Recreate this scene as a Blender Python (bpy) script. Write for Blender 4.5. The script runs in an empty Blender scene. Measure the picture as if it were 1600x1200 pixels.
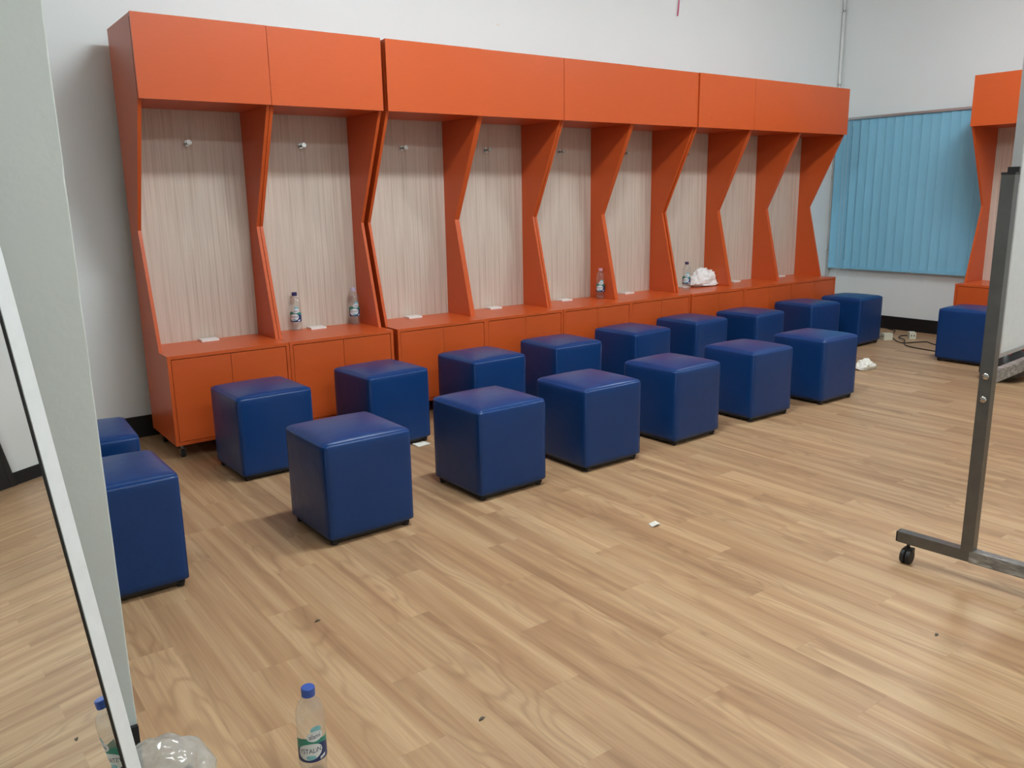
import bpy, bmesh, math, random
from mathutils import Vector, Matrix, noise
S = bpy.context.scene
COL = S.collection
PI = math.pi
random.seed(7)

# ------------------------------------------------------------------ camera
cam_d = bpy.data.cameras.new('camera'); cam = bpy.data.objects.new('camera', cam_d); COL.objects.link(cam)
CAM = Vector((-1.0633, -4.5051, 1.356))
YAW, PITCH, ROLL, FPX = 0.6321, -0.2216, -0.0175, 1292.22
_f = Vector((math.sin(YAW)*math.cos(PITCH), math.cos(YAW)*math.cos(PITCH), math.sin(PITCH)))
_r = Vector((math.cos(YAW), -math.sin(YAW), 0)); _u = _r.cross(_f)
_c, _s = math.cos(ROLL), math.sin(ROLL)
R2 = _c*_r + _s*_u; U2 = -_s*_r + _c*_u
M = Matrix((R2, U2, -_f)).transposed().to_4x4(); M.translation = CAM
cam.matrix_world = M
cam_d.sensor_width = 36; cam_d.lens = 36*FPX/1600; cam_d.clip_start = 0.02
S.camera = cam

# ------------------------------------------------------------------ world, exposure
W = bpy.data.worlds.new('world'); S.world = W; W.use_nodes = True
W.node_tree.nodes['Background'].inputs[0].default_value = (0.75, 0.85, 1, 1)
W.node_tree.nodes['Background'].inputs[1].default_value = 0.05
S.view_settings.view_transform = 'Standard'; S.view_settings.look = 'None'
S.view_settings.exposure = 0.0; S.view_settings.gamma = 1.0; S.view_settings.use_curve_mapping = False

LIGHT_POWER = 63.0          # emission strength of the ceiling panels
LIGHT_COL = (0.895, 0.975, 1.0)
LIGHTS = [(1.25, -2.0, 1.1), (4.6, -2.15, .88), (.45, -4.35, .60), (3.6, -4.7, .30)]   # x, y, relative strength
CEIL = 3.5

# ------------------------------------------------------------------ helpers: materials
def new_mat(name):
    m = bpy.data.materials.new(name); m.use_nodes = True
    nt = m.node_tree; nt.nodes.clear()
    out = nt.nodes.new('ShaderNodeOutputMaterial'); b = nt.nodes.new('ShaderNodeBsdfPrincipled')
    nt.links.new(b.outputs[0], out.inputs[0])
    return m, nt, b, out
def N(nt, t, **kw):
    n = nt.nodes.new(t)
    for k, v in kw.items(): setattr(n, k, v)
    return n
def math_n(nt, op, a, b=None, c=None):
    n = N(nt, 'ShaderNodeMath', operation=op)
    for i, v in enumerate((a, b, c)):
        if v is None: continue
        if isinstance(v, (int, float)): n.inputs[i].default_value = v
        else: nt.links.new(v, n.inputs[i])
    return n.outputs[0]
def ramp(nt, fac, stops):
    r = N(nt, 'ShaderNodeValToRGB'); e = r.color_ramp.elements
    while len(e) < len(stops): e.new(0.5)
    for k, (p, c) in enumerate(stops):
        e[k].position = p; e[k].color = (*c, 1) if len(c) == 3 else c
    nt.links.new(fac, r.inputs[0]); return r.outputs[0]
def mix_c(nt, fac, a, b, mode='MIX'):
    n = N(nt, 'ShaderNodeMix', data_type='RGBA', blend_type=mode)
    for i, v in ((0, fac), (6, a), (7, b)):
        if isinstance(v, (int, float)): n.inputs[i].default_value = v
        elif isinstance(v, tuple): n.inputs[i].default_value = (*v, 1) if len(v) == 3 else v
        else: nt.links.new(v, n.inputs[i])
    return n.outputs[2]
def mapping(nt, src, scale=(1,1,1), loc=(0,0,0)):
    m = N(nt, 'ShaderNodeMapping'); m.inputs['Scale'].default_value = scale; m.inputs['Location'].default_value = loc
    nt.links.new(src, m.inputs[0]); return m.outputs[0]
def noise_n(nt, vec, scale, detail=4, rough=.55, dist=0):
    n = N(nt, 'ShaderNodeTexNoise'); n.inputs['Scale'].default_value = scale; n.inputs['Detail'].default_value = detail
    n.inputs['Roughness'].default_value = rough; n.inputs['Distortion'].default_value = dist
    nt.links.new(vec, n.inputs['Vector']); return n.outputs[0]
def bump(nt, b, h, strength, dist=0.001):
    n = N(nt, 'ShaderNodeBump'); n.inputs['Strength'].default_value = strength; n.inputs['Distance'].default_value = dist
    nt.links.new(h, n.inputs['Height']); nt.links.new(n.outputs[0], b.inputs['Normal'])
def coords(nt, which='Object'): return N(nt, 'ShaderNodeTexCoord').outputs[which]
def position(nt): return N(nt, 'ShaderNodeNewGeometry').outputs['Position']
def plain(name, col, rough=.5, metal=0., var=.06, nscale=30, spec=.5, bstr=0., coat=0.):
    m, nt, b, o = new_mat(name)
    v = noise_n(nt, coords(nt), nscale, 3)
    c = mix_c(nt, v, tuple(max(0, x*(1-var)) for x in col), tuple(min(1, x*(1+var)) for x in col))
    nt.links.new(c, b.inputs['Base Color'])
    b.inputs['Roughness'].default_value = rough; b.inputs['Metallic'].default_value = metal
    b.inputs['Specular IOR Level'].default_value = spec; b.inputs['Coat Weight'].default_value = coat
    if bstr: bump(nt, b, v, bstr)
    return m
MT = {}
def wall_mat(name, col, bs=.25):
    m, nt, b, o = new_mat(name)
    p = position(nt)
    big = noise_n(nt, p, 1.3, 3); fine = noise_n(nt, p, 45, 5, .6); lump = noise_n(nt, p, 9, 3)
    c = mix_c(nt, big, tuple(x*.96 for x in col), tuple(min(1, x*1.03) for x in col))
    nt.links.new(c, b.inputs['Base Color']); b.inputs['Roughness'].default_value = .55
    h = math_n(nt, 'ADD', math_n(nt, 'MULTIPLY', fine, .35), lump)
    bump(nt, b, h, bs, .004)
    return m
MT['wall'] = wall_mat('wall_paint', (.87, .925, .935))
MT['pillar'] = wall_mat('pillar_plaster', (.70, .765, .745), .5)
MT['ceiling'] = wall_mat('ceiling_paint', (.82, .83, .82))
MT['baseboard'] = plain('black_skirting', (.006, .006, .008), .45)
MT['dark_door'] = plain('dark_door', (.012, .011, .011), .5)
def orange_mat():
    m, nt, b, o = new_mat('orange_laminate')
    c0 = coords(nt)
    g = noise_n(nt, mapping(nt, c0, (4, 60, 60)), 3, 4); g2 = noise_n(nt, c0, 3, 2)
    c = mix_c(nt, g, (.55, .085, .015), (.66, .117, .025)); c = mix_c(nt, g2, c, (.60, .096, .018))
    nt.links.new(c, b.inputs['Base Color']); b.inputs['Roughness'].default_value = .33; b.inputs['Specular IOR Level'].default_value = .42
    bump(nt, b, g, .12, .0008)
    return m
MT['orange'] = orange_mat()
def panel_mat():
    m, nt, b, o = new_mat('pale_striped_laminate')
    p = coords(nt)
    s1 = noise_n(nt, mapping(nt, p, (1, 1, .012)), 120, 3, .6); s2 = noise_n(nt, mapping(nt, p, (1, 1, .03)), 42, 3)
    s = math_n(nt, 'ADD', math_n(nt, 'MULTIPLY', s1, .6), math_n(nt, 'MULTIPLY', s2, .4))
    c = ramp(nt, s, [(.36, (.50, .40, .325)), (.46, (.585, .49, .41)), (.56, (.66, .57, .485)), (.66, (.56, .46, .385))])
    nt.links.new(c, b.inputs['Base Color']); b.inputs['Roughness'].default_value = .5
    return m
MT['panel'] = panel_mat()
def leather_mat():
    m, nt, b, o = new_mat('blue_leatherette')
    p = coords(nt)
    v = N(nt, 'ShaderNodeTexVoronoi'); v.inputs['Scale'].default_value = 260; nt.links.new(p, v.inputs['Vector'])
    n = noise_n(nt, p, 5, 3)
    c = mix_c(nt, n, (.0042, .036, .150), (.0058, .045, .180))
    nt.links.new(c, b.inputs['Base Color']); b.inputs['Roughness'].default_value = .31; b.inputs['Specular IOR Level'].default_value = .34
    h = math_n(nt, 'ADD', math_n(nt, 'MULTIPLY', v.outputs['Distance'], .5), math_n(nt, 'MULTIPLY', noise_n(nt, p, 14, 2), 5))
    bump(nt, b, h, .28, .0012)
    return m
MT['leather'] = leather_mat()
MT['black'] = plain('black_plastic', (.012, .012, .013), .45)
MT['rubber'] = plain('black_rubber', (.010, .010, .011), .6)
MT['chrome'] = plain('brushed_steel', (.45, .44, .42), .25, 1.0)
MT['white_frame'] = plain('white_frame', (.80, .84, .86), .4)
MT['white_plastic'] = plain('white_plastic', (.82, .83, .80), .4)
MT['cream_plastic'] = plain('cream_plastic', (.74, .74, .60), .45)
MT['paper'] = plain('white_paper', (.84, .83, .76), .8)
MT['steel_tube'] = plain('dark_grey_steel', (.125, .125, .122), .28, .6, .3, 18)
MT['film_tube'] = None
MT['board'] = plain('whiteboard_enamel', (.78, .82, .83), .18)
MT['board_edge'] = plain('board_aluminium', (.55, .56, .57), .35, .8)
MT['conduit'] = plain('white_conduit', (.88, .90, .89), .45)
MT['red_string'] = plain('magenta_string', (.62, .04, .17), .7)
MT['debris'] = plain('dark_debris', (.10, .08, .06), .8)
MT['cable'] = plain('black_cable', (.015, .014, .014), .5)
MT['glass_dark'] = plain('window_glass', (.05, .07, .08), .08)
def film_mat():
    m, nt, b, o = new_mat('film_wrapped_steel')
    p = coords(nt)
    n = noise_n(nt, mapping(nt, p, (16, 5, 16)), 3, 3, .55, 1.0)
    c = ramp(nt, n, [(.38, (.17, .168, .16)), (.56, (.27, .27, .262)), (.74, (.50, .53, .52))])
    nt.links.new(c, b.inputs['Base Color']); b.inputs['Roughness'].default_value = .22; b.inputs['Metallic'].default_value = .2
    bump(nt, b, n, .45, .006)
    return m
MT['film_tube'] = film_mat()
def mirror_mat():
    m, nt, b, o = new_mat('mirror_silver')
    n = noise_n(nt, coords(nt), 6, 2)
    nt.links.new(mix_c(nt, n, (.84, .87, .86), (.86, .885, .875)), b.inputs['Base Color'])
    b.inputs['Metallic'].default_value = 1; b.inputs['Roughness'].default_value = .012
    return m
MT['mirror'] = mirror_mat()
def blind_mat():
    m, nt, b, o = new_mat('blue_blind_fabric')
    p = coords(nt)
    n = noise_n(nt, mapping(nt, p, (1, 1, .05)), 90, 3); rnd = N(nt, 'ShaderNodeObjectInfo').outputs['Random']
    c = mix_c(nt, n, (.25, .60, .83), (.28, .64, .87)); c = mix_c(nt, math_n(nt, 'MULTIPLY', rnd, .35), c, (.22, .545, .77))
    nt.links.new(c, b.inputs['Base Color']); b.inputs['Roughness'].default_value = .75
    return m
MT['blind'] = blind_mat()
def plank_mat():
    m, nt, b, o = new_mat('oak_vinyl_plank')
    sep = N(nt, 'ShaderNodeSeparateXYZ'); nt.links.new(position(nt), sep.inputs[0]); x, y = sep.outputs[0], sep.outputs[1]
    kx = math_n(nt, 'DIVIDE', math_n(nt, 'ADD', x, .242), .15); k = math_n(nt, 'FLOOR', kx); u = math_n(nt, 'FRACT', kx)
    yy = math_n(nt, 'DIVIDE', math_n(nt, 'SUBTRACT', math_n(nt, 'ADD', y, 1.97), math_n(nt, 'MULTIPLY', k, .3)), .9)
    n = math_n(nt, 'FLOOR', yy)
    cid = N(nt, 'ShaderNodeCombineXYZ'); nt.links.new(k, cid.inputs[0]); nt.links.new(n, cid.inputs[1])
    wn = N(nt, 'ShaderNodeTexWhiteNoise', noise_dimensions='2D'); nt.links.new(cid.outputs[0], wn.inputs['Vector'])
    rnd, rcol = wn.outputs['Value'], wn.outputs['Color']
    off = N(nt, 'ShaderNodeVectorMath', operation='SCALE'); nt.links.new(rcol, off.inputs[0]); off.inputs['Scale'].default_value = 40
    def pv(sx, sy):
        c = N(nt, 'ShaderNodeCombineXYZ'); nt.links.new(math_n(nt, 'MULTIPLY', x, sx), c.inputs[0]); nt.links.new(math_n(nt, 'MULTIPLY', y, sy), c.inputs[1])
        a = N(nt, 'ShaderNodeVectorMath', operation='ADD'); nt.links.new(c.outputs[0], a.inputs[0]); nt.links.new(off.outputs[0], a.inputs[1]); return a.outputs[0]
    broad = noise_n(nt, pv(10, .45), 1.5, 2, .5, .6)                     # wide light and dark bands along the plank
    warp = noise_n(nt, pv(7, 1.5), 1.0, 2, .45)                        # cathedral figure
    ringv = math_n(nt, 'ADD', math_n(nt, 'MULTIPLY', warp, 26), math_n(nt, 'MULTIPLY', u, 3))
    ring = math_n(nt, 'ADD', math_n(nt, 'MULTIPLY', math_n(nt, 'SINE', math_n(nt, 'MULTIPLY', ringv, 2.6)), .5), .5)
    ring = math_n(nt, 'POWER', ring, 3)
    ringm = math_n(nt, 'MULTIPLY', ring, ramp(nt, noise_n(nt, pv(5, .8), 1.3, 1), [(.46, (0,0,0)), (.60, (1,1,1))]))
    fine = noise_n(nt, pv(130, 3.0), 1.0, 4, .6)
    c = ramp(nt, broad, [(.28, (.35, .188, .086)), (.47, (.465, .275, .132)), (.66, (.575, .375, .196))])
    c = mix_c(nt, math_n(nt, 'MULTIPLY', ringm, .34), c, (.23, .115, .05))
    c = mix_c(nt, math_n(nt, 'MULTIPLY', ramp(nt, fine, [(.40, (1,1,1)), (.62, (0,0,0))]), .22), c, (.23, .115, .055))
    br = math_n(nt, 'ADD', math_n(nt, 'MULTIPLY', rnd, .14), .93)
    hsv = N(nt, 'ShaderNodeHueSaturation'); nt.links.new(c, hsv.inputs['Color']); nt.links.new(br, hsv.inputs['Value']); hsv.inputs['Saturation'].default_value = .94
    nt.links.new(hsv.outputs[0], b.inputs['Base Color'])
    b.inputs['Roughness'].default_value = .42; b.inputs['Specular IOR Level'].default_value = .4
    bump(nt, b, fine, .12, .0006)
    return m
MT['plank'] = plank_mat()
def emit_mat(k):
    m = bpy.data.materials.new('light_diffuser'); m.use_nodes = True; nt = m.node_tree; nt.nodes.clear()
    o = nt.nodes.new('ShaderNodeOutputMaterial'); e = nt.nodes.new('ShaderNodeEmission')
    e.inputs[0].default_value = (*LIGHT_COL, 1); e.inputs[1].default_value = LIGHT_POWER*k; nt.links.new(e.outputs[0], o.inputs[0]); return m
def clear_mat(name, tint, haze, hazecol=(.9, .93, .93), bs=0., nscale=30):
    m = bpy.data.materials.new(name); m.use_nodes = True; nt = m.node_tree; nt.nodes.clear()
    o = nt.nodes.new('ShaderNodeOutputMaterial'); t = nt.nodes.new('ShaderNodeBsdfTransparent'); g = nt.nodes.new('ShaderNodeBsdfGlossy'); d = nt.nodes.new('ShaderNodeBsdfDiffuse')
    t.inputs[0].default_value = (*tint, 1); g.inputs['Roughness'].default_value = .07; d.inputs[0].default_value = (*hazecol, 1); tl = nt.nodes.new('ShaderNodeBsdfTranslucent'); tl.inputs[0].default_value = (*hazecol, 1); dm_ = nt.nodes.new('ShaderNodeMixShader'); dm_.inputs[0].default_value = .5; nt.links.new(d.outputs[0], dm_.inputs[1]); nt.links.new(tl.outputs[0], dm_.inputs[2])
    fr = nt.nodes.new('ShaderNodeLayerWeight'); fr.inputs[0].default_value = .32
    nn = noise_n(nt, coords(nt), nscale, 4, .6)
    hz = math_n(nt, 'MULTIPLY', nn, haze*2)
    m1 = nt.nodes.new('ShaderNodeMixShader'); m2 = nt.nodes.new('ShaderNodeMixShader')
    nt.links.new(hz, m1.inputs[0]); nt.links.new(t.outputs[0], m1.inputs[1]); nt.links.new(dm_.outputs[0], m1.inputs[2])
    nt.links.new(math_n(nt, 'ADD', math_n(nt, 'MULTIPLY', math_n(nt, 'POWER', fr.outputs['Facing'], 2.0), .6), .06), m2.inputs[0]); nt.links.new(m1.outputs[0], m2.inputs[1]); nt.links.new(g.outputs[0], m2.inputs[2])
    if bs:
        bp = nt.nodes.new('ShaderNodeBump'); bp.inputs['Strength'].default_value = bs; bp.inputs['Distance'].default_value = .01
        nt.links.new(nn, bp.inputs['Height'])
        for q in (g, d, fr): nt.links.new(bp.outputs[0], q.inputs['Normal'])
    nt.links.new(m2.outputs[0], o.inputs[0]); return m
MT['bottle'] = clear_mat('clear_bottle_plastic', (.97, .985, .985), .09, (.97, .98, .98))
MT['bag'] = clear_mat('thin_clear_bag', (.93, .96, .96), .42, (.95, .99, .99), .6, 9)
MT['white_bag'] = plain('white_thin_bag', (.86, .86, .85), .45, 0, .04, 12, .5, .4)

# ------------------------------------------------------------------ helpers: meshes
def bm_box(bm, x0, x1, y0, y1, z0, z1):
    v = [bm.verts.new(p) for p in ((x0,y0,z0),(x1,y0,z0),(x1,y1,z0),(x0,y1,z0),(x0,y0,z1),(x1,y0,z1),(x1,y1,z1),(x0,y1,z1))]
    for f in ((3,2,1,0),(4,5,6,7),(0,1,5,4),(1,2,6,5),(2,3,7,6),(3,0,4,7)): bm.faces.new([v[i] for i in f])
def bm_prism(bm, pts, a, b, axis='x'):
    """polygon pts (two coords) extruded along an axis from a to b"""
    def P(t, p): return (t, p[0], p[1]) if axis == 'x' else (p[0], t, p[1]) if axis == 'y' else (p[0], p[1], t)
    va = [bm.verts.new(P(a, p)) for p in pts]; vb = [bm.verts.new(P(b, p)) for p in pts]; n = len(pts)
    bm.faces.new(va); bm.faces.new(vb[::-1])
    for i in range(n): bm.faces.new((va[i], vb[i], vb[(i+1) % n], va[(i+1) % n]))
def bm_lathe(bm, prof, seg=24, c=(0, 0, 0), close=True):
    rings = []
    for r, z in prof:
        rings.append([bm.verts.new((c[0]+r*math.cos(2*PI*i/seg), c[1]+r*math.sin(2*PI*i/seg), c[2]+z)) for i in range(seg)])
    for a, b in zip(rings, rings[1:]):
        for i in range(seg): bm.faces.new((a[i], a[(i+1) % seg], b[(i+1) % seg], b[i]))
    if close:
        bm.faces.new(rings[0][::-1]); bm.faces.new(rings[-1])
def bm_cyl(bm, p0, p1, r, seg=12, r2=None):
    p0, p1 = Vector(p0), Vector(p1); d = (p1-p0).normalized(); a = d.orthogonal().normalized(); b = d.cross(a); r2 = r if r2 is None else r2
    A = [bm.verts.new(p0 + r*(a*math.cos(2*PI*i/seg)+b*math.sin(2*PI*i/seg))) for i in range(seg)]
    B = [bm.verts.new(p1 + r2*(a*math.cos(2*PI*i/seg)+b*math.sin(2*PI*i/seg))) for i in range(seg)]
    for i in range(seg): bm.faces.new((A[i], A[(i+1) % seg], B[(i+1) % seg], B[i]))
    bm.faces.new(A[::-1]); bm.faces.new(B)
def bm_tube(bm, pts, r, seg=8):
    pts = [Vector(p) for p in pts]; rings = []
    for i, p in enumerate(pts):
        d = (pts[min(i+1, len(pts)-1)] - pts[max(i-1, 0)]).normalized()
        a = Vector((0, 0, 1)).cross(d)
        a = a.normalized() if a.length > .05 else Vector((1, 0, 0)); b = d.cross(a)
        rings.append([bm.verts.new(p + r*(a*math.cos(2*PI*k/seg)+b*math.sin(2*PI*k/seg))) for k in range(seg)])
    for A, B in zip(rings, rings[1:]):
        for k in range(seg): bm.faces.new((A[k], A[(k+1) % seg], B[(k+1) % seg], B[k]))
    bm.faces.new(rings[0][::-1]); bm.faces.new(rings[-1])
def spline(pts, n=8):
    P = [Vector(p) for p in pts]; out = []
    for i in range(len(P)-1):
        p0, p1, p2, p3 = P[max(i-1, 0)], P[i], P[i+1], P[min(i+2, len(P)-1)]
        for k in range(n):
            t = k/n; out.append(.5*((2*p1)+(-p0+p2)*t+(2*p0-5*p1+4*p2-p3)*t*t+(-p0+3*p1-3*p2+p3)*t**3))
    return out + [P[-1]]
def obj(name, bm, mat, parent=None, smooth=False, bevel=0, bseg=1, loc=None):
    if bevel:
        bmesh.ops.bevel(bm, geom=[e for e in bm.edges if e.calc_face_angle(0) > .6], offset=bevel, segments=bseg, affect='EDGES', profile=.5, clamp_overlap=True)
    bmesh.ops.recalc_face_normals(bm, faces=bm.faces[:])
    me = bpy.data.meshes.new(name); bm.to_mesh(me); bm.free()
    if smooth:
        for p in me.polygons: p.use_smooth = True
    if isinstance(mat, str): mat = MT[mat]
    me.materials.append(mat)
    o = bpy.data.objects.new(name, me); COL.objects.link(o)
    if parent: o.parent = parent
    if loc: o.location = loc
    return o
def box(name, dims, mat, parent=None, bevel=0, bseg=1):
    bm = bmesh.new(); bm_box(bm, *dims); return obj(name, bm, mat, parent, bevel=bevel, bseg=bseg)
def tag(o, label, cat, group=None):
    o['label'] = label; o['category'] = cat
    if group: o['group'] = group
    return o
def thing(name, label, cat, loc=(0,0,0), rz=0, group=None):
    o = bpy.data.objects.new(name, None); COL.objects.link(o); o.location = loc; o.rotation_euler = (0, 0, rz); o.empty_display_size = .1
    return tag(o, label, cat, group)
def struct(o): o['kind'] = 'structure'; return o
def copy_tree(o, parent=None):
    c = o.copy(); COL.objects.link(c); c.parent = parent
    for ch in o.children: copy_tree(ch, c)
    return c

# ------------------------------------------------------------------ the room
BW = 0.645       # back wall plane (y)
RW = 6.90        # right wall plane (x)
PY = -2.525      # near face of the stub wall on the left
PX = -0.757      # its free end
LX = -3.60       # side wall, out of view on the left
AX = -3.60       # far left of the bay behind the stub wall
FY = -6.60       # wall behind the camera
BH = .128        # skirting height
struct(box('wall_back', (AX-.15, RW+.15, BW, BW+.15, -.05, CEIL), 'wall'))
struct(box('wall_right', (RW, RW+.15, FY-.15, BW, -.05, CEIL), 'wall'))
struct(box('wall_front', (LX-.15, RW, FY-.15, FY, -.05, CEIL), 'wall'))
struct(box('wall_left', (LX-.15, LX, FY, PY, -.05, CEIL), 'wall'))
struct(box('wall_bay', (AX-.15, AX, PY+.15, BW, -.05, CEIL), 'wall'))
# stub wall, its free edge slightly uneven plaster
bm = bmesh.new(); nz = 90; rows = []
for i in range(nz+1):
    z = -.05 + (CEIL+.05)*i/nz; e = (noise.noise(Vector((0, 3.1, z*16)))*.0022 + noise.noise(Vector((5, 1, z*50)))*.0012)
    rows.append([bm.verts.new(p) for p in ((AX-.15, PY, z), (PX-.003+e, PY, z), (PX-.0008+e, PY+.001, z), (PX+e*.5, PY+.004, z), (PX, PY+.15, z), (AX-.15, PY+.15, z))])
for a, b in zip(rows, rows[1:]):
    for k in range(6): bm.faces.new((a[k], a[(k+1) % 6], b[(k+1) % 6], b[k]))
bm.faces.new(rows[0][::-1]); bm.faces.new(rows[-1])
struct(obj('wall_stub', bm, 'pillar'))
struct(box('ceiling', (AX-.15, RW+.15, FY-.15, BW+.15, CEIL, CEIL+.1), 'ceiling'))
T = .012
struct(box('baseboard_back', (AX, RW, BW-T, BW, 0, BH), 'baseboard', bevel=.002))
struct(box('baseboard_right', (RW-T, RW, -2.37, BW-T, 0, BH), 'baseboard', bevel=.002))
struct(box('baseboard_stub', (LX, PX, PY-T, PY, 0, BH), 'baseboard', bevel=.002))
struct(box('baseboard_left', (LX, LX+T, FY, PY-T, 0, BH), 'baseboard', bevel=.002))
# dark door further along the right wall (seen in the mirror)
d = struct(box('door_1', (RW-.03, RW, -3.30, -2.42, 0, 2.08), 'dark_door', bevel=.003))
bm = bmesh.new(); bm_box(bm, RW-.045, RW, -2.42, -2.37, 0, 2.13); bm_box(bm, RW-.045, RW, -3.35, -3.30, 0, 2.13); bm_box(bm, RW-.045, RW, -3.30, -2.42, 2.08, 2.13)
obj('door_frame', bm, 'dark_door', d)
bm = bmesh.new(); bm_cyl(bm, (RW-.03, -3.22, 1.0), (RW-.08, -3.22, 1.0), .012); bm_cyl(bm, (RW-.08, -3.24, 1.0), (RW-.08, -3.10, 1.0), .010)
obj('door_handle', bm, 'chrome', d, True)

# floor: slab and planks 15 x 90 cm, joints stepping a third per row
fl = struct(box('floor', (AX, RW, FY, BW, -.10, -.004), plain('underlay', (.10, .06, .035), .8)))
PW, PL = .15, .90
def plank_range():
    k0 = int(math.floor((AX+.242)/PW)); k1 = int(math.floor((RW+.242)/PW))
    for k in range(k0, k1+1):
        x0, x1 = -.242+k*PW, -.242+(k+1)*PW
        n0 = int(math.floor((FY+1.97-.3*k)/PL)); n1 = int(math.floor((BW+1.97-.3*k)/PL))
        for n in range(n0, n1+1):
            y0 = -1.97+.3*k+n*PL
            a0, a1, b0, b1 = max(x0, AX), min(x1, RW), max(y0, FY), min(y0+PL, BW)
            if a1-a0 > .004 and b1-b0 > .004: yield a0, a1, b0, b1
def screen(p):
    d = Vector(p)-CAM; z = d.dot(_f)
    return None if z < .15 else (800+FPX*d.dot(R2)/z, 600-FPX*d.dot(U2)/z)
scored = []
for r in plank_range():
    a0, a1, b0, b1 = r; area = 0
    nx, ny = 4, 12
    for i in range(nx):
        for j in range(ny):
            P = Vector((a0+(a1-a0)*(i+.5)/nx, b0+(b1-b0)*(j+.5)/ny, 0)); q = screen(P)
            if q and 0 <= q[0] <= 1600 and 0 <= q[1] <= 1200:
                dd = P-CAM; area += (a1-a0)*(b1-b0)/(nx*ny)*abs(dd.z)/dd.length**3
    scored.append((area, r))
scored.sort(key=lambda t: -t[0])
G = .00012
bm = bmesh.new()
v = [bm.verts.new(p) for p in ((-.5,-.5,-1),(.5,-.5,-1),(.5,.5,-1),(-.5,.5,-1),(-.5,-.5,0),(.5,-.5,0),(.5,.5,0),(-.5,.5,0))]
for f in ((3,2,1,0),(4,5,6,7),(0,1,5,4),(1,2,6,5),(2,3,7,6),(3,0,4,7)): bm.faces.new([v[i] for i in f])
pm = bpy.data.meshes.new('plank'); bm.to_mesh(pm); bm.free(); pm.materials.append(MT['plank'])
rest = bmesh.new(); cnt = 0
for area, (a0, a1, b0, b1) in scored:
    if area > 0 and cnt < 298:
        o = bpy.data.objects.new('plank', pm); COL.objects.link(o); o.parent = fl
        o.location = ((a0+a1)/2, (b0+b1)/2, 0); o.scale = (a1-a0-2*G, b1-b0-2*G, .004); cnt += 1
    else: bm_box(rest, a0+G, a1-G, b0+G, b1-G, -.004, 0)
ro = obj('plank_field', rest, 'plank', fl); ro['kind'] = 'stuff'

# ceiling lights
def ceiling_light(x, y, k, label):
    t = thing('ceiling_light', label, 'ceiling light', (x, y, CEIL), 0, 'ceiling light panels')
    bm = bmesh.new(); w, h = .62, .13
    for a in ((-w,w,-h,-h+.02),(-w,w,h-.02,h),(-w,-w+.02,-h+.02,h-.02),(w-.02,w,-h+.02,h-.02)): bm_box(bm, *a, -.06, 0)
    obj('light_frame', bm, 'white_frame', t)
    box('light_diffuser', (-w+.02, w-.02, -h+.02, h-.02, -.125, -.035), emit_mat(k), t)
for (x, y, k), l in zip(LIGHTS, ('white ceiling light panel above the near stools', 'white ceiling light panel above the far stools', 'white ceiling light panel overhead near the mirror', 'white ceiling light panel beyond the whiteboard')):
    ceiling_light(x, y, k, l)

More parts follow.
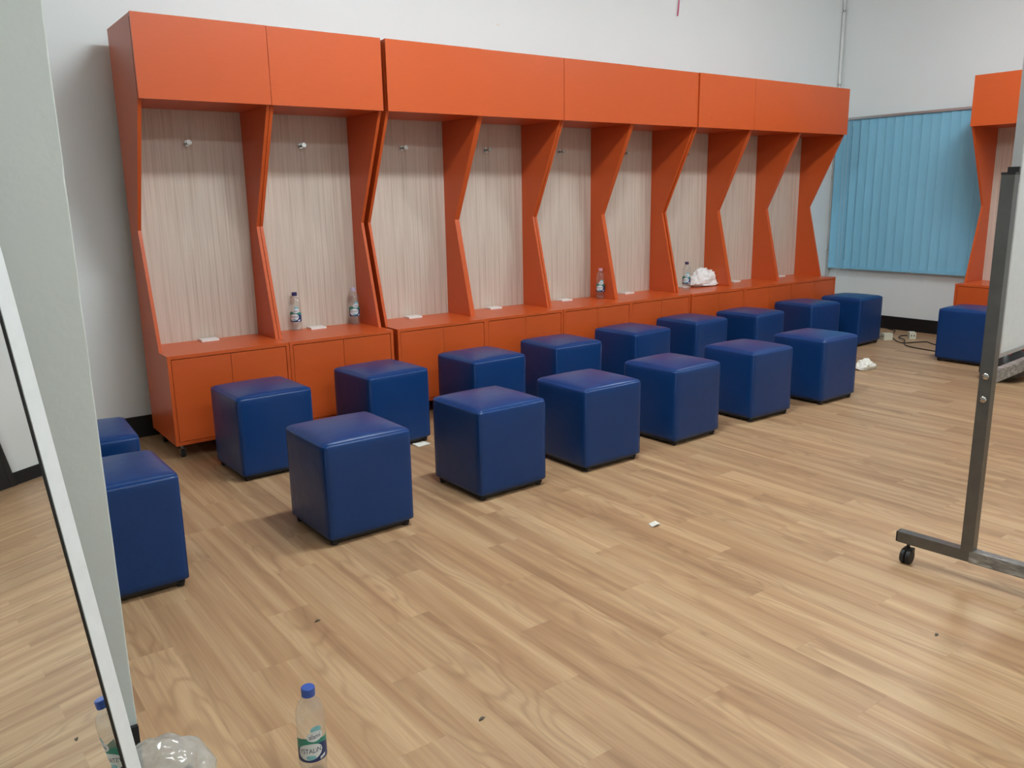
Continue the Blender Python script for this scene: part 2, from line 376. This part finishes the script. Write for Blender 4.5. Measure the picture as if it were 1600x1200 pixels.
# ------------------------------------------------------------------ lockers
LW, LD, LH = .6732, .5108, 2.261
HB, HC, ZB = 1.863, .570, .079
TH = .018
def make_locker():
    t = thing('locker', 'orange locker', 'locker')
    w = LW-.004
    side = [(.016, ZB), (.016, HC), (.172, HC), (.3376, 1.2167), (.028, HB-.004), (.028, LH-.02), (LD, LH-.02), (LD, ZB)]
    for x in (.002, w-TH+.002):
        bm = bmesh.new(); bm_prism(bm, side, x, x+TH); obj('side_panel', bm, 'orange', t, bevel=.0012)
    x0, x1 = .002+TH, w-TH+.002
    box('counter', (x0, x1, .016, LD-.045, HC-TH, HC), 'orange', t, bevel=.0015)
    box('bottom_board', (x0, x1, .016, LD, ZB, ZB+TH), 'orange', t, bevel=.001)
    box('back_panel', (x0, x1, .462, .474, HC, HB), 'panel', t)
    box('back_board', (x0, x1, .480, LD, ZB+TH, LH-.02), 'orange', t)
    xm = (x0+x1)/2
    for a, b in ((x0+.003, xm-.0012), (xm+.0012, x1-.003)):
        box('door', (a, b, .018, .036, ZB+TH+.003, HC-TH-.004), 'orange', t, bevel=.0012)
    box('gap_shade_sheet', (x0, x1, .05, .056, ZB+TH, HC-TH), 'black', t)  # black sheet behind the doors, its colour stands in for shade in the gaps
    h = box('hood_front', (.002, w+.002, 0, TH, HB, LH), 'orange', t, bevel=.0015)
    box('hood_bottom', (x0, x1, TH, .480, HB, HB+TH), 'orange', t)
    box('hood_top', (.002, w+.002, TH, LD, LH-.02, LH-.002), 'orange', t)
    # coat hook
    bm = bmesh.new(); bm_cyl(bm, (xm, .462, 1.684), (xm, .456, 1.684), .017, 16); bm_cyl(bm, (xm, .456, 1.684), (xm, .412, 1.686), .008, 12); bm_cyl(bm, (xm, .412, 1.686), (xm, .402, 1.687), .014, 16)
    obj('coat_hook', bm, 'chrome', t)
    # white socket cover lying on the counter by the back panel
    bm = bmesh.new(); bm_prism(bm, [(xm-.048, .372), (xm+.052, .372), (xm+.052, .448), (xm-.048, .448)], HC, HC+.011, 'z')
    sc = obj('socket_cover', bm, 'white_plastic', t, bevel=.002)
    for cx in (.045, LW-.045):
        for cy in (.075, LD-.06):
            bm = bmesh.new(); bm_box(bm, cx-.028, cx+.028, cy-.022, cy+.022, ZB-.006, ZB); bm_cyl(bm, (cx, cy, ZB-.006), (cx, cy, .045), .008)
            bm_box(bm, cx-.014, cx-.011, cy-.016, cy+.012, .02, .052); bm_box(bm, cx+.011, cx+.014, cy-.016, cy+.012, .02, .052); bm_box(bm, cx-.014, cx+.014, cy-.016, cy+.012, .049, .053)
            c = obj('caster', bm, 'chrome', t)
            bm = bmesh.new(); bm_cyl(bm, (cx-.010, cy-.004, .024), (cx+.010, cy-.004, .024), .024, 18); obj('wheel', bm, 'rubber', c)
    return t
lk = make_locker()
LL = ['leftmost orange locker of the long row, its whole outer side showing',
      'second orange locker from the left, holding two water bottles on its counter',
      'third orange locker from the left, just right of the dark gap in the row',
      'fourth orange locker from the left, empty, left of the one with a lone bottle',
      'fifth orange locker from the left, with a single water bottle on its counter',
      'sixth orange locker from the left, empty, left of the one with the white bag',
      'seventh orange locker from the left, holding a bottle and a white plastic bag',
      'eighth orange locker from the left, empty, right of the one with the white bag',
      'last orange locker of the long row, standing beside the blue blinds']
GAP = .0244
YO = [0, .003, -.002, .004, .003, .009, -.002, -.001, .004]
GL = 'orange lockers'
lockers = []
for i in range(9):
    o = lk if i == 0 else copy_tree(lk)
    o.location = (LW*i+(GAP if i > 1 else 0), YO[i], 0); o.rotation_euler = (0, 0, 0)
    tag(o, LL[i], 'locker', GL); lockers.append(o)
o = copy_tree(lk); o.location = (6.20, -1.03, 0); o.rotation_euler = (0, 0, -PI/2)
tag(o, 'orange locker standing apart at the right, in front of the blue blinds, behind the whiteboard', 'locker', GL)

# ------------------------------------------------------------------ stools
def make_stool():
    t = thing('cube_stool', 'blue stool', 'stool')
    a, z0, z1, r = .1955, .026, .436, .018
    n = 14; bm = bmesh.new(); vs = {}
    def shape(u, v, w):       # cube [-1,1]^3 -> rounded, slightly puffed box
        p = Vector((u*a, v*a, w*(z1-z0)/2)); hz = (z1-z0)/2
        rt = .030
        q = Vector((max(-a+r, min(a-r, p.x)), max(-a+r, min(a-r, p.y)), max(-hz+.008, min(hz-rt, p.z))))
        d = p-q
        if d.length > 1e-9:
            pass
            d.z *= r/.008 if d.z < 0 else r/rt
            d = d.normalized()*r
            d.z *= .008/r if d.z < 0 else rt/r
            p = q+d
        puff = .006*(1-u*u)*(1-v*v)
        if w > .99: p.z += .016*(1-abs(u)**2.6)*(1-abs(v)**2.6)-.006
        elif w < -.99: pass
        else:
            hh = (1-w*w)
            if abs(u) > .99: p.x += math.copysign(.004*(1-v*v)*hh, u)
            if abs(v) > .99: p.y += math.copysign(.004*(1-u*u)*hh, v)
        p.z += (z0+z1)/2
        return p
    def cs(i):   # denser towards the edges
        t_ = -1+2*i/n; return math.copysign(1-(1-abs(t_))**1.7, t_) if abs(t_) < 1 else t_
    def V(i, j, k):
        key = (i, j, k)
        if key not in vs: vs[key] = bm.verts.new(shape(cs(i), cs(j), cs(k)))
        return vs[key]
    for i in range(n):
        for j in range(n):
            for k in (0, n):
                bm.faces.new((V(i,j,k), V(i+1,j,k), V(i+1,j+1,k), V(i,j+1,k)))
                bm.faces.new((V(i,k,j), V(i+1,k,j), V(i+1,k,j+1), V(i,k,j+1)))
                bm.faces.new((V(k,i,j), V(k,i+1,j), V(k,i+1,j+1), V(k,i,j+1)))
    obj('upholstery', bm, 'leather', t, True)
    for sx in (-1, 1):                                     # stitched corner seams
        for sy in (-1, 1):
            c = a-r+r*.7071+.0002; bm = bmesh.new()
            bm_tube(bm, [(sx*c, sy*c, .034), (sx*c, sy*c, .20), (sx*c, sy*c, .402)], .0014, 6)
            obj('corner_seam', bm, 'leather', t, True)
    box('base_board', (-.178, .178, -.178, .178, .012, .030), 'black', t)
    for sx in (-1, 1):
        for sy in (-1, 1):
            bm = bmesh.new(); bm_cyl(bm, (sx*.165, sy*.165, 0), (sx*.165, sy*.165, .018), .014, 14, .018); obj('foot', bm, 'rubber', t)
    return t
stool0 = make_stool()
ST = [('before the leftmost orange locker', .349, -.378, 1.8, 'b'), ('before the second locker, the one with two bottles', 1.054, -.354, 4.5, 'b'), ('before the third locker', 1.731, -.375, 2.4, 'b'),
      ('before the fourth locker', 2.403, -.327, -.6, 'b'), ('before the fifth locker, with a lone bottle', 3.114, -.278, 5.2, 'b'), ('before the sixth locker', 3.802, -.225, 3.8, 'b'),
      ('before the seventh locker, with the white bag', 4.430, -.285, 4.1, 'b'), ('before the eighth locker', 5.251, -.25, -2.9, 'b'), ('before the last locker, nearest the far wall', 5.897, -.275, 2.9, 'b')]
FR = [('second', .357, -1.384, .9), ('third', 1.11, -1.344, 1.5), ('fourth', 1.75, -1.339, .6), ('fifth', 2.421, -1.303, 2.3), ('sixth', 3.14, -1.273, -.2), ('seventh and last', 3.826, -1.291, .7)]
first = True
def place_stool(x, y, a, label):
    global first
    o = stool0 if first else copy_tree(stool0); first = False
    o.location = (x, y, 0); o.rotation_euler = (0, 0, math.radians(a)); tag(o, label, 'stool', 'blue cube stools')
for l, x, y, a, k in ST: place_stool(x, y, a, 'blue cube stool in the back row '+l)
for l, x, y, a in FR: place_stool(x, y, a, 'blue leatherette cube stool, '+l+' from the left in the front row')
place_stool(-.569, -1.374, .4, 'large-looking blue cube stool half hidden by the grey stub wall, leftmost in front row')
place_stool(-.549, -.744, -3, 'blue cube stool at the far left, mostly hidden between stub wall and skirting')
place_stool(5.829, -1.393, 0, 'blue cube stool at the right, before the lone locker and partly behind whiteboard post')

# ------------------------------------------------------------------ vertical blind and window
wn = struct(box('window_1', (RW-.012, RW, -1.75, .58, .66, 2.0), 'glass_dark'))
bm = bmesh.new()
for a in ((-1.80,.60,.62,.66),(-1.80,.60,2.0,2.04),(-1.80,-1.75,.66,2.0),(.55,.60,.66,2.0)): bm_box(bm, RW-.02, RW, *a)
obj('window_frame', bm, 'white_frame', wn)
BX = RW-.055; BT, BB = 2.058, .580
bl = thing('vertical_blind', 'light blue vertical slat blind covering the window in the far wall', 'blind', (BX, 0, 0))
box('head_rail', (-.018, .018, -1.80, .612, BT, BT+.022), 'board_edge', bl, bevel=.002)
bm = bmesh.new(); hw = .0428; prof = []
ns = 6
for i in range(ns+1):
    s = -1+2*i/ns; prof.append((s*hw, .004*(1-s*s)))
va = []
for z in (BB, BB+.028, BT): va.append([bm.verts.new((x, y, z)) for y, x in prof])
for a, b in zip(va, va[1:]):
    for i in range(ns): bm.faces.new((a[i], a[i+1], b[i+1], b[i]))
bm.normal_update(); bmesh.ops.solidify(bm, geom=bm.faces[:], thickness=.0009)
sm = bpy.data.meshes.new('slat'); bm.to_mesh(sm); bm.free(); sm.materials.append(MT['blind'])
for p in sm.polygons: p.use_smooth = False
wm = None
y = .555; i = 0
while y > -1.78:
    o = bpy.data.objects.new('slat', sm); COL.objects.link(o); o.parent = bl
    ang = [16, -8, 12, 7, 6, 7][i] if i < 6 else 6+random.uniform(-1.5, 1.5)
    o.location = (random.uniform(-.002, .002), y, 0); o.rotation_euler = (0, 0, math.radians(ang))
    if wm is None:
        bm = bmesh.new(); bm_box(bm, -.004, .004, -.0425, .0425, BB-.002, BB+.030); wm = bpy.data.meshes.new('slat_weight'); bm.to_mesh(wm); bm.free(); wm.materials.append(MT['blind'])
    q = bpy.data.objects.new('slat_weight', wm); COL.objects.link(q); q.parent = o
    y -= .0885; i += 1
bm = bmesh.new(); bm_tube(bm, spline([(-.01, .50, BT), (-.012, .50, .70), (-.012, .49, .42), (-.012, .47, .42), (-.012, .46, .8), (-.01, .46, BT)], 6), .0012, 5)
obj('cord', bm, 'white_plastic', bl)
bm = bmesh.new(); bm_tube(bm, spline([(-.012, -.28, .60), (-.014, -.36, .53), (-.014, -.42, .50)], 6), .0012, 5); bm_box(bm, -.017, -.010, -.428, -.414, .492, .502)
obj('loose_chain', bm, 'white_plastic', bl)

# conduit in the corner
cd = thing('conduit', 'thin white conduit pipe running up the far corner of the room', 'pipe', (RW-.03, BW-.018, 0))
bm = bmesh.new(); bm_cyl(bm, (0, 0, .128), (0, 0, CEIL), .014, 12); obj('pipe', bm, 'conduit', cd, True)
for z in (.75, 1.5, 2.4, 3.1):
    bm = bmesh.new(); bm_cyl(bm, (0, 0, z), (0, 0, z+.02), .014, 12); bm_box(bm, -.02, .02, .012, .0179, z, z+.02); obj('clip', bm, 'conduit', cd)
# magenta string hanging down the back wall
bm = bmesh.new(); bm_tube(bm, spline([(4.497, BW-.012, CEIL), (4.498, BW-.012, 3.1), (4.497, BW-.012, 2.94), (4.489, BW-.014, 2.87), (4.484, BW-.012, 2.815)], 5), .005, 6)
tag(obj('string', bm, 'red_string', None, True), 'short magenta string hanging down the white wall above the lockers', 'string')
bm = bmesh.new(); bm_prism(bm, [(2.628, 2.560), (2.652, 2.559), (2.651, 2.569), (2.630, 2.570)], BW-.0012, BW, 'y')  # tiny thin white patch on the back wall
tag(obj('white_mark', bm, 'paper'), 'tiny white mark on the wall above the third locker', 'tape')

# ------------------------------------------------------------------ leaning mirror
PHI, TLT = math.radians(-44.2), math.radians(7.55)
hv = Vector((math.cos(PHI), math.sin(PHI), 0)); zv = Vector((0, 0, 1))
nv = math.cos(TLT)*hv + math.sin(TLT)*zv                 # out of the glass
uv = -math.sin(TLT)*hv + math.cos(TLT)*zv                # up along the frame
xv = uv.cross(nv)                                        # to the viewer's right
P1 = Vector((-.811, -2.797, .262))                       # a point of the outer right edge
base = P1 - uv*(P1.z/uv.z) + nv*.002
mr = thing('leaning_mirror', 'tall white-framed mirror leaning across the corner against the grey stub wall', 'mirror')
MW, MH, FWD = .62, 1.62, .040
lift = .028*math.sin(TLT)+.002
Mm = Matrix((xv, uv, nv)).transposed().to_4x4(); Mm.translation = base + uv*lift
mr.matrix_world = Mm
# local axes: x right (0 at outer right edge, frame runs to -MW), y up, z out (0 = frame front)
for nme, dm in (('frame_bar', (-FWD, 0, 0, MH)), ('frame_bar', (-MW, -MW+FWD, 0, MH)), ('frame_bar', (-MW+FWD, -FWD, 0, FWD)), ('frame_bar', (-MW+FWD, -FWD, MH-FWD, MH))):
    box(nme, (*dm, -.014, 0), 'white_frame', mr, bevel=.002)
bm = bmesh.new(); q = FWD; e = .004
for dm in ((-q-e, -q, q, MH-q), (-MW+q, -MW+q+e, q, MH-q), (-MW+q+e, -q-e, q, q+e), (-MW+q+e, -q-e, MH-q-e, MH-q)): bm_box(bm, *dm, -.0045, -.0022)
obj('black_bead', bm, 'black', mr)
box('mirror_glass', (-MW+q, -q, q, MH-q, -.010, -.004), 'mirror', mr)
box('backing_board', (-MW+.006, -.006, .006, MH-.006, -.020, -.0102), 'black', mr)

# ------------------------------------------------------------------ bottles
def text_mesh(body, size):
    cu = bpy.data.curves.new('lettering', 'FONT'); cu.body = body; cu.size = size; cu.resolution_u = 3; cu.align_x = 'CENTER'
    o = bpy.data.objects.new('lettering', cu); COL.objects.link(o)
    dg = bpy.context.evaluated_depsgraph_get(); dg.update()
    me = bpy.data.meshes.new_from_object(o.evaluated_get(dg)); bpy.data.objects.remove(o); bpy.data.curves.remove(cu)
    return me
BR = .0335
def wrap_patch(bm, outline, r, nseg=26, nrow=14):
    """label patch on the cylinder: outline = list of (s, z_low, z_high); s along the circumference in metres"""
    prev = None
    for s, z0, z1 in outline:
        a = s/r; cur = [bm.verts.new((r*math.sin(a), -r*math.cos(a), z0+(z1-z0)*k/3)) for k in range(4)]
        if prev:
            for k in range(3): bm.faces.new((prev[k], cur[k], cur[k+1], prev[k+1]))
        prev = cur
def ellipse_outline(cs_, cz, rs, rz, n=18, skew=0.):
    out = []
    for i in range(n+1):
        t = -1+2*i/n; h = math.sqrt(max(0, 1-t*t)); h = max(h, .02)
        out.append((cs_+t*rs, cz-rz*h+skew*t, cz+rz*h+skew*t))
    return out
MT['lab_green'] = plain('label_green', (.03, .26, .20), .4)
MT['lab_navy'] = plain('label_navy', (.012, .035, .14), .4)
MT['lab_white'] = plain('label_white', (.72, .80, .84), .4)
MT['lab_teal'] = plain('label_teal', (.22, .55, .62), .4)
MT['ink'] = plain('label_ink', (.01, .02, .08), .5)
def make_bottle(cap_col, name):
    t = thing('water_bottle', 'bottle', 'bottle')
    prof = [(.024, .004), (.0305, 0), (.033, .004), (.0335, .012), (.0300, .026), (.0335, .040), (.0335, .052), (.0312, .060), (.0330, .068),
            (.0330, .118), (.0312, .124), (.0335, .132), (.0338, .160), (.0325, .178), (.0265, .196), (.0165, .208), (.0128, .213), (.0128, .226), (.0120, .228)]
    bm = bmesh.new(); seg = 32; rings = []
    for r, z in prof:
        rings.append([])
        for i in range(seg):
            a = 2*PI*i/seg; rr = r
            if .004 < z < .05: rr *= 1-.05*(.5+.5*math.cos(5*a))*(1 if z < .03 else .4)
            rings[-1].append(bm.verts.new((rr*math.cos(a), rr*math.sin(a), z)))
    for A, B in zip(rings, rings[1:]):
        for i in range(seg): bm.faces.new((A[i], A[(i+1) % seg], B[(i+1) % seg], B[i]))
    bm.faces.new(rings[0][::-1])
    obj('bottle_body', bm, 'bottle', t, True)
    cm = plain('bottle_cap_'+name, cap_col, .35)
    bm = bmesh.new(); seg = 36; R0 = .0158
    for (za, zb) in ((.2155, .2195), (.2205, .2355)):
        A = [bm.verts.new(((R0+(.0005 if i % 2 else 0))*math.cos(2*PI*i/seg), (R0+(.0005 if i % 2 else 0))*math.sin(2*PI*i/seg), za)) for i in range(seg)]
        B = [bm.verts.new((v_.co.x, v_.co.y, zb)) for v_ in A]
        Cc = [bm.verts.new((v_.co.x*.9, v_.co.y*.9, zb+.0016)) for v_ in A]
        for i in range(seg):
            j = (i+1) % seg; bm.faces.new((A[i], A[j], B[j], B[i])); bm.faces.new((B[i], B[j], Cc[j], Cc[i]))
        bm.faces.new(A[::-1]); bm.faces.new(Cc)
    obj('cap', bm, cm, t)
    # wrap-around label, with its patches and lettering as sub-parts
    rl = BR+.0002; bm = bmesh.new(); seg = 40; zlo, zmid, zhi = .056, .0935, .118
    def zt(i): return zhi-.012+.009*math.sin(2*PI*i/seg*2)
    for part_, mt in ((0, 'lab_navy'), (1, 'lab_green')):
        bm = bmesh.new(); A = []; B = []
        for i in range(seg+1):
            a = -1.75+3.5*i/seg; zm = .095+.008*math.sin(2*a+.6)
            z0, z1 = (zlo, zm) if part_ == 0 else (zm, .116+.004*math.sin(2*a+2.2))
            A.append(bm.verts.new((rl*math.sin(a), -rl*math.cos(a), z0))); B.append(bm.verts.new((rl*math.sin(a), -rl*math.cos(a), z1)))
        for i in range(seg): bm.faces.new((A[i], A[i+1], B[i+1], B[i]))
        lo = obj('label_band', bm, mt, t, True)
        if part_ == 0: lab = lo
    bm = bmesh.new(); wrap_patch(bm, ellipse_outline(-.008, .0840, .031, .0215, 20, .003), rl+.0002); obj('label_patch', bm, 'lab_white', lab, True)
    bm = bmesh.new(); wrap_patch(bm, ellipse_outline(-.006, .0690, .012, .006, 14, 0), rl+.0003); obj('label_patch', bm, 'lab_teal', lab, True)
    bm = bmesh.new(); wrap_patch(bm, ellipse_outline(.006, .1240, .021, .0135, 16, .001), rl+.0002); obj('label_oval', bm, 'lab_white', lab, True)
    bm = bmesh.new(); wrap_patch(bm, ellipse_outline(.010, .1400, .014, .010, 12, 0), rl+.0001); obj('label_peak', bm, 'lab_teal', lab, True)
    bm = bmesh.new(); wrap_patch(bm, [(.016, .0590, .0660), (.022, .0605, .0675), (.031, .063, .070)], rl+.0003); obj('label_box', bm, 'lab_white', lab, True)
    for body, size, cs_, cz, sq in (('CRYSTALiN', .0172, -.0165, .0805, 1.0), ('alami', .017, .006, .1190, 1.0)):
        me = text_mesh(body, size)
        for v_ in me.vertices:
            s = v_.co.x*.82+cs_; z = v_.co.y+cz+v_.co.x*.06; a = s/(rl+.0005); v_.co = ((rl+.0005)*math.sin(a), -(rl+.0005)*math.cos(a), z)
        me.materials.clear(); me.materials.append(MT['ink']); o = bpy.data.objects.new('lettering', me); COL.objects.link(o); o.parent = lab
    return t
bots = [((.03, .10, .42), 'blue', (-.428, -2.799, 0), -18, 'clear water bottle with blue cap and green label standing on the wooden floor in front'),
        ((.03, .03, .12), 'navy', (.886, .425, HC), -28, 'clear bottle with dark navy cap, left of the two in the second locker'),
        ((.55, .52, .70), 'lilac', (1.276, .405, HC), -16, 'clear bottle with pale lilac cap, right of the two in the second locker'),
        ((.75, .40, .48), 'pink', (3.349, .320, HC), -44, 'clear bottle with pale pink cap alone in the fifth locker'),
        ((.06, .035, .10), 'plum', (4.258, .250, HC), -48, 'clear bottle with dark purple cap beside the white bag in the seventh locker')]
b0 = None
for col_, nm, loc, rz, l in bots:
    if b0 is None: o = b0 = make_bottle(col_, nm)
    else:
        o = copy_tree(b0)
        for c in o.children:
            if c.name.startswith('cap'):
                c.data = c.data.copy(); c.data.materials[0] = plain('bottle_cap_'+nm, col_, .35)
    o.location = loc; o.rotation_euler = (0, 0, math.radians(rz)); tag(o, l, 'bottle', 'water bottles')

# ------------------------------------------------------------------ bags and litter
def crumple(name, c, rx, ry, rz, mat, seed, amp=.28, freq=5., flat=.0, cuts=5, facet=False):
    bm = bmesh.new(); bmesh.ops.create_icosphere(bm, subdivisions=cuts, radius=1)
    off = Vector((seed*3.7, seed*1.3, seed*9.1))
    for v_ in bm.verts:
        d = v_.co.normalized()
        f = 1 + amp*(noise.noise(d*1.4+off)) + amp*.55*(.5-abs(noise.noise(d*freq*.6+off*2)))*1.6 - amp*.3*abs(noise.noise(d*freq+off*3))
        p = Vector((d.x*rx*f, d.y*ry*f, d.z*rz*f))
        if p.z < 0: p.z *= .25
        v_.co = p
    zmin = min(v_.co.z for v_ in bm.verts)
    for v_ in bm.verts: v_.co.z = max(0.0, v_.co.z-zmin-.004)
    o = obj(name, bm, mat, None, not facet); o.location = c; return o
bag = crumple('plastic_bag', (-.742, -2.665, 0), .118, .098, .125, 'bag', 6.0, .13, 4)
tag(bag, 'crumpled clear plastic bag on the floor at the foot of the mirror', 'bag')
bm = bmesh.new(); bmesh.ops.create_icosphere(bm, subdivisions=2, radius=.009)
for v_ in bm.verts: v_.co += Vector((.050, -.045, .085)) + Vector((noise.noise(v_.co*300), noise.noise(v_.co*300+Vector((9,9,9))), 0))*.002
kn = obj('bag_knot', bm, 'debris', bag, True)
wb_ = crumple('white_bag', (4.60, .36, HC), .125, .070, .115, 'white_bag', 5.0, .42, 5)
tag(wb_, 'crumpled white plastic bag lying in the seventh locker beside a bottle', 'bag')
bm = bmesh.new(); bm_tube(bm, spline([(.10, -.01, .03), (.14, -.025, .018), (.175, -.03, .016), (.20, -.035, .014)], 5), .013, 8)
for v_ in bm.verts: v_.co += Vector((noise.noise(v_.co*90), noise.noise(v_.co*90+Vector((4,4,4))), 0))*.006
obj('bag_handle', bm, 'white_bag', wb_, True)
ts = crumple('tissue', (4.915, -1.02, 0), .085, .060, .055, 'paper', 8.0, .5, 5, cuts=4, facet=True)
tag(ts, 'crumpled white tissue on the floor right of the last front stool', 'tissue')
def scrap(name, loc, pts, h, mat, label, cat, curl=.004):
    bm = bmesh.new(); c = Vector((sum(p[0] for p in pts)/len(pts), sum(p[1] for p in pts)/len(pts), 0))
    lo = [bm.verts.new((p[0], p[1], (curl if i % 2 else 0))) for i, p in enumerate(pts)]
    hi = [bm.verts.new((p[0], p[1], h+(curl if i % 2 else 0))) for i, p in enumerate(pts)]
    n_ = len(pts)
    bm.faces.new(lo[::-1]); mid = bm.verts.new((c.x, c.y, h+curl*1.2))
    for i in range(n_):
        j = (i+1) % n_; bm.faces.new((lo[i], lo[j], hi[j], hi[i])); bm.faces.new((hi[i], hi[j], mid))
    o = obj(name, bm, mat); o.location = loc; return tag(o, label, cat)
scrap('paper_scrap', (1.176, -.565, 0), [(-.035,-.035), (.045,-.03), (.04,.035), (-.04,.03)], .002, 'paper', 'small white paper scrap on the floor beside the second back-row stool', 'paper', .003)
scrap('paper_scrap', (1.337, -2.218, 0), [(-.022,-.012), (.004,-.022), (.028,-.012), (.018,.008), (-.010,.020)], .004, 'paper', 'torn white paper scrap alone in the middle of the wooden floor', 'paper', .010)
# cables with two white socket adaptors
def adaptor(x, y, rz, label):
    t = thing('socket_adaptor', label, 'socket', (x, y, 0), math.radians(rz), 'white socket adaptors on the cable')
    box('adaptor_body', (-.045, .045, -.028, .028, 0, .062), 'cream_plastic', t, bevel=.008, bseg=3)
    bm = bmesh.new()
    for sx in (-.02, .02): bm_cyl(bm, (-.0445, sx*.6, .034), (-.0465, sx*.6, .034), .006, 10)
    obj('socket_holes', bm, 'black', t)
    bm = bmesh.new(); bm_cyl(bm, (.045, 0, .02), (.062, 0, .016), .011, 10, .007); obj('strain_relief', bm, 'cream_plastic', t)
adaptor(6.275, -.425, -25, 'cream socket adaptor on the floor cable, nearer the blue stool at left')
adaptor(6.50, -.545, 40, 'cream socket adaptor on the floor cable, nearer the far wall')
bm = bmesh.new(); bm_tube(bm, spline([(5.98+.18, -.18, .005), (6.42, -.34, .005), (6.70, -.26, .005), (6.80, -.21, .005), (6.86, -.10, .005)], 8), .005, 6)
tag(obj('power_cable', bm, 'cable', None, True), 'black cable curving from behind the last back-row stool to the skirting', 'cable')
bm = bmesh.new(); bm_tube(bm, spline([(6.33, -.45, .016), (6.24, -.55, .005), (6.20, -.63, .005), (6.30, -.68, .005), (6.40, -.74, .005), (6.33, -.84, .005), (6.30, -1.01, .005)], 8), .005, 6)
tag(obj('power_cable', bm, 'cable', None, True), 'black cable from the left adaptor running behind the right-hand stool', 'cable')
bm = bmesh.new(); bm_tube(bm, spline([(6.549, -.504, .016), (6.60, -.455, .008), (6.56, -.415, .005), (6.44, -.455, .005), (6.30, -.585, .017), (6.13, -.68, .005), (6.06, -.78, .005), (6.02, -.95, .005), (6.00, -1.10, .005)], 8), .005, 6)
tag(obj('power_cable', bm, 'cable', None, True), 'black cable from the right adaptor looping towards the right-hand stool', 'cable')
DB = [(-.118, -2.10, 'dark lint speck on the floor beyond the front bottle'), (.014, -2.87, 'longer dark lint speck low on the floor right of the bottle'), (1.38, -3.39, 'dark lint speck on the floor below the whiteboard foot')]
for x, y, l in DB:
    scrap('lint_speck', (x, y, 0), [(-.010,-.003), (.002,-.005), (.012,.001), (.004,.006), (-.006,.003)], .002, 'debris', l, 'lint', .002)

# ------------------------------------------------------------------ whiteboard on wheels
WBX, WBY = 1.832, -3.262
wb = thing('whiteboard', 'wheeled whiteboard on a grey steel stand cut off at the right edge', 'whiteboard', (WBX, WBY, 0), math.radians(5))
BWD = 1.50
def tube_box(name, dims, mat, par): return box(name, dims, mat, par, bevel=.005, bseg=2)
for k, x in enumerate((0, BWD)):
    ft = tube_box('foot_bar', (x-.019, x+.019, -.30 if k == 0 else -.30, .24, .078, .118), 'steel_tube', wb)
    tube_box('film_wrap', (x-.0205, x+.0205, -.298, -.01, .0765, .1195), 'film_tube', ft)
    box('end_cap', (x-.018, x+.018, .24, .246, .079, .117), 'black', ft)
    for y in (.205, -.26):
        bm = bmesh.new(); bm_cyl(bm, (x, y, .078), (x, y, .055), .006); bm_box(bm, x-.011, x+.011, y-.020, y+.012, .046, .060)
        c = obj('caster', bm, 'black', wb)
        for s in (-1, 1):
            bm = bmesh.new(); bm_cyl(bm, (x-.006, y+s*.003, .027), (x-.006, y+s*.017, .027), .027, 20); obj('wheel', bm, 'rubber', c, bevel=.004)
    p = tube_box('post', (x-.020, x+.020, -.020, .020, .118, 1.400), 'steel_tube', wb)
    box('post_cap', (x-.021, x+.021, -.021, .021, 1.400, 1.408), 'black', p)
    for z in (.665, .745):
        bm = bmesh.new(); s = -1 if k == 0 else 1
        bm_lathe(bm, [(.0125, 0), (.0115, .004), (.007, .0065), (.002, .0075)], 16)
        for v_ in bm.verts: v_.co = Vector((x+s*(.020+v_.co.z), v_.co.x, z+v_.co.y))
        obj('bolt', bm, 'chrome', p, True)
cb = tube_box('cross_bar', (.020, BWD-.020, -.013, .013, .715, .755), 'film_tube', wb)
bx0, bx1, bz0, bz1 = .040, BWD-.040, .800, 2.00
bd = box('board', (bx0+.012, bx1-.012, -.010, .010, bz0+.012, bz1-.012), 'board', wb)
bm = bmesh.new()
for dm in ((bx0, bx1, bz0, bz0+.014), (bx0, bx1, bz1-.014, bz1), (bx0, bx0+.014, bz0+.014, bz1-.014), (bx1-.014, bx1, bz0+.014, bz1-.014)):
    bm_box(bm, dm[0], dm[1], -.013, .013, dm[2], dm[3])
obj('board_frame', bm, 'board_edge', bd)
for x, s in ((0, 1), (BWD, -1)):
    bm = bmesh.new(); bm_box(bm, x+s*.020 if s > 0 else x-.032, x+.032 if s > 0 else x-.020, -.017, .017, 1.375, 1.425); bm_cyl(bm, (x+s*.018, 0, 1.40), (x+s*.046, 0, 1.40), .007)
    obj('pivot_bracket', bm, 'black', wb)
# dark sports bag on the floor behind the board
bag2 = crumple('holdall', (5.35, -1.86, 0), .20, .16, .20, 'black', 11.0, .15, 3, cuts=4)
tag(bag2, 'black holdall on the floor glimpsed under the whiteboard', 'bag')
bm = bmesh.new(); bm_tube(bm, spline([(-.14, -.03, .13), (-.09, -.07, .22), (0, -.08, .25), (.09, -.07, .22), (.14, -.03, .13)], 6), .012, 8)
obj('carry_handle', bm, plain('red_webbing', (.45, .05, .06), .7), bag2, True)
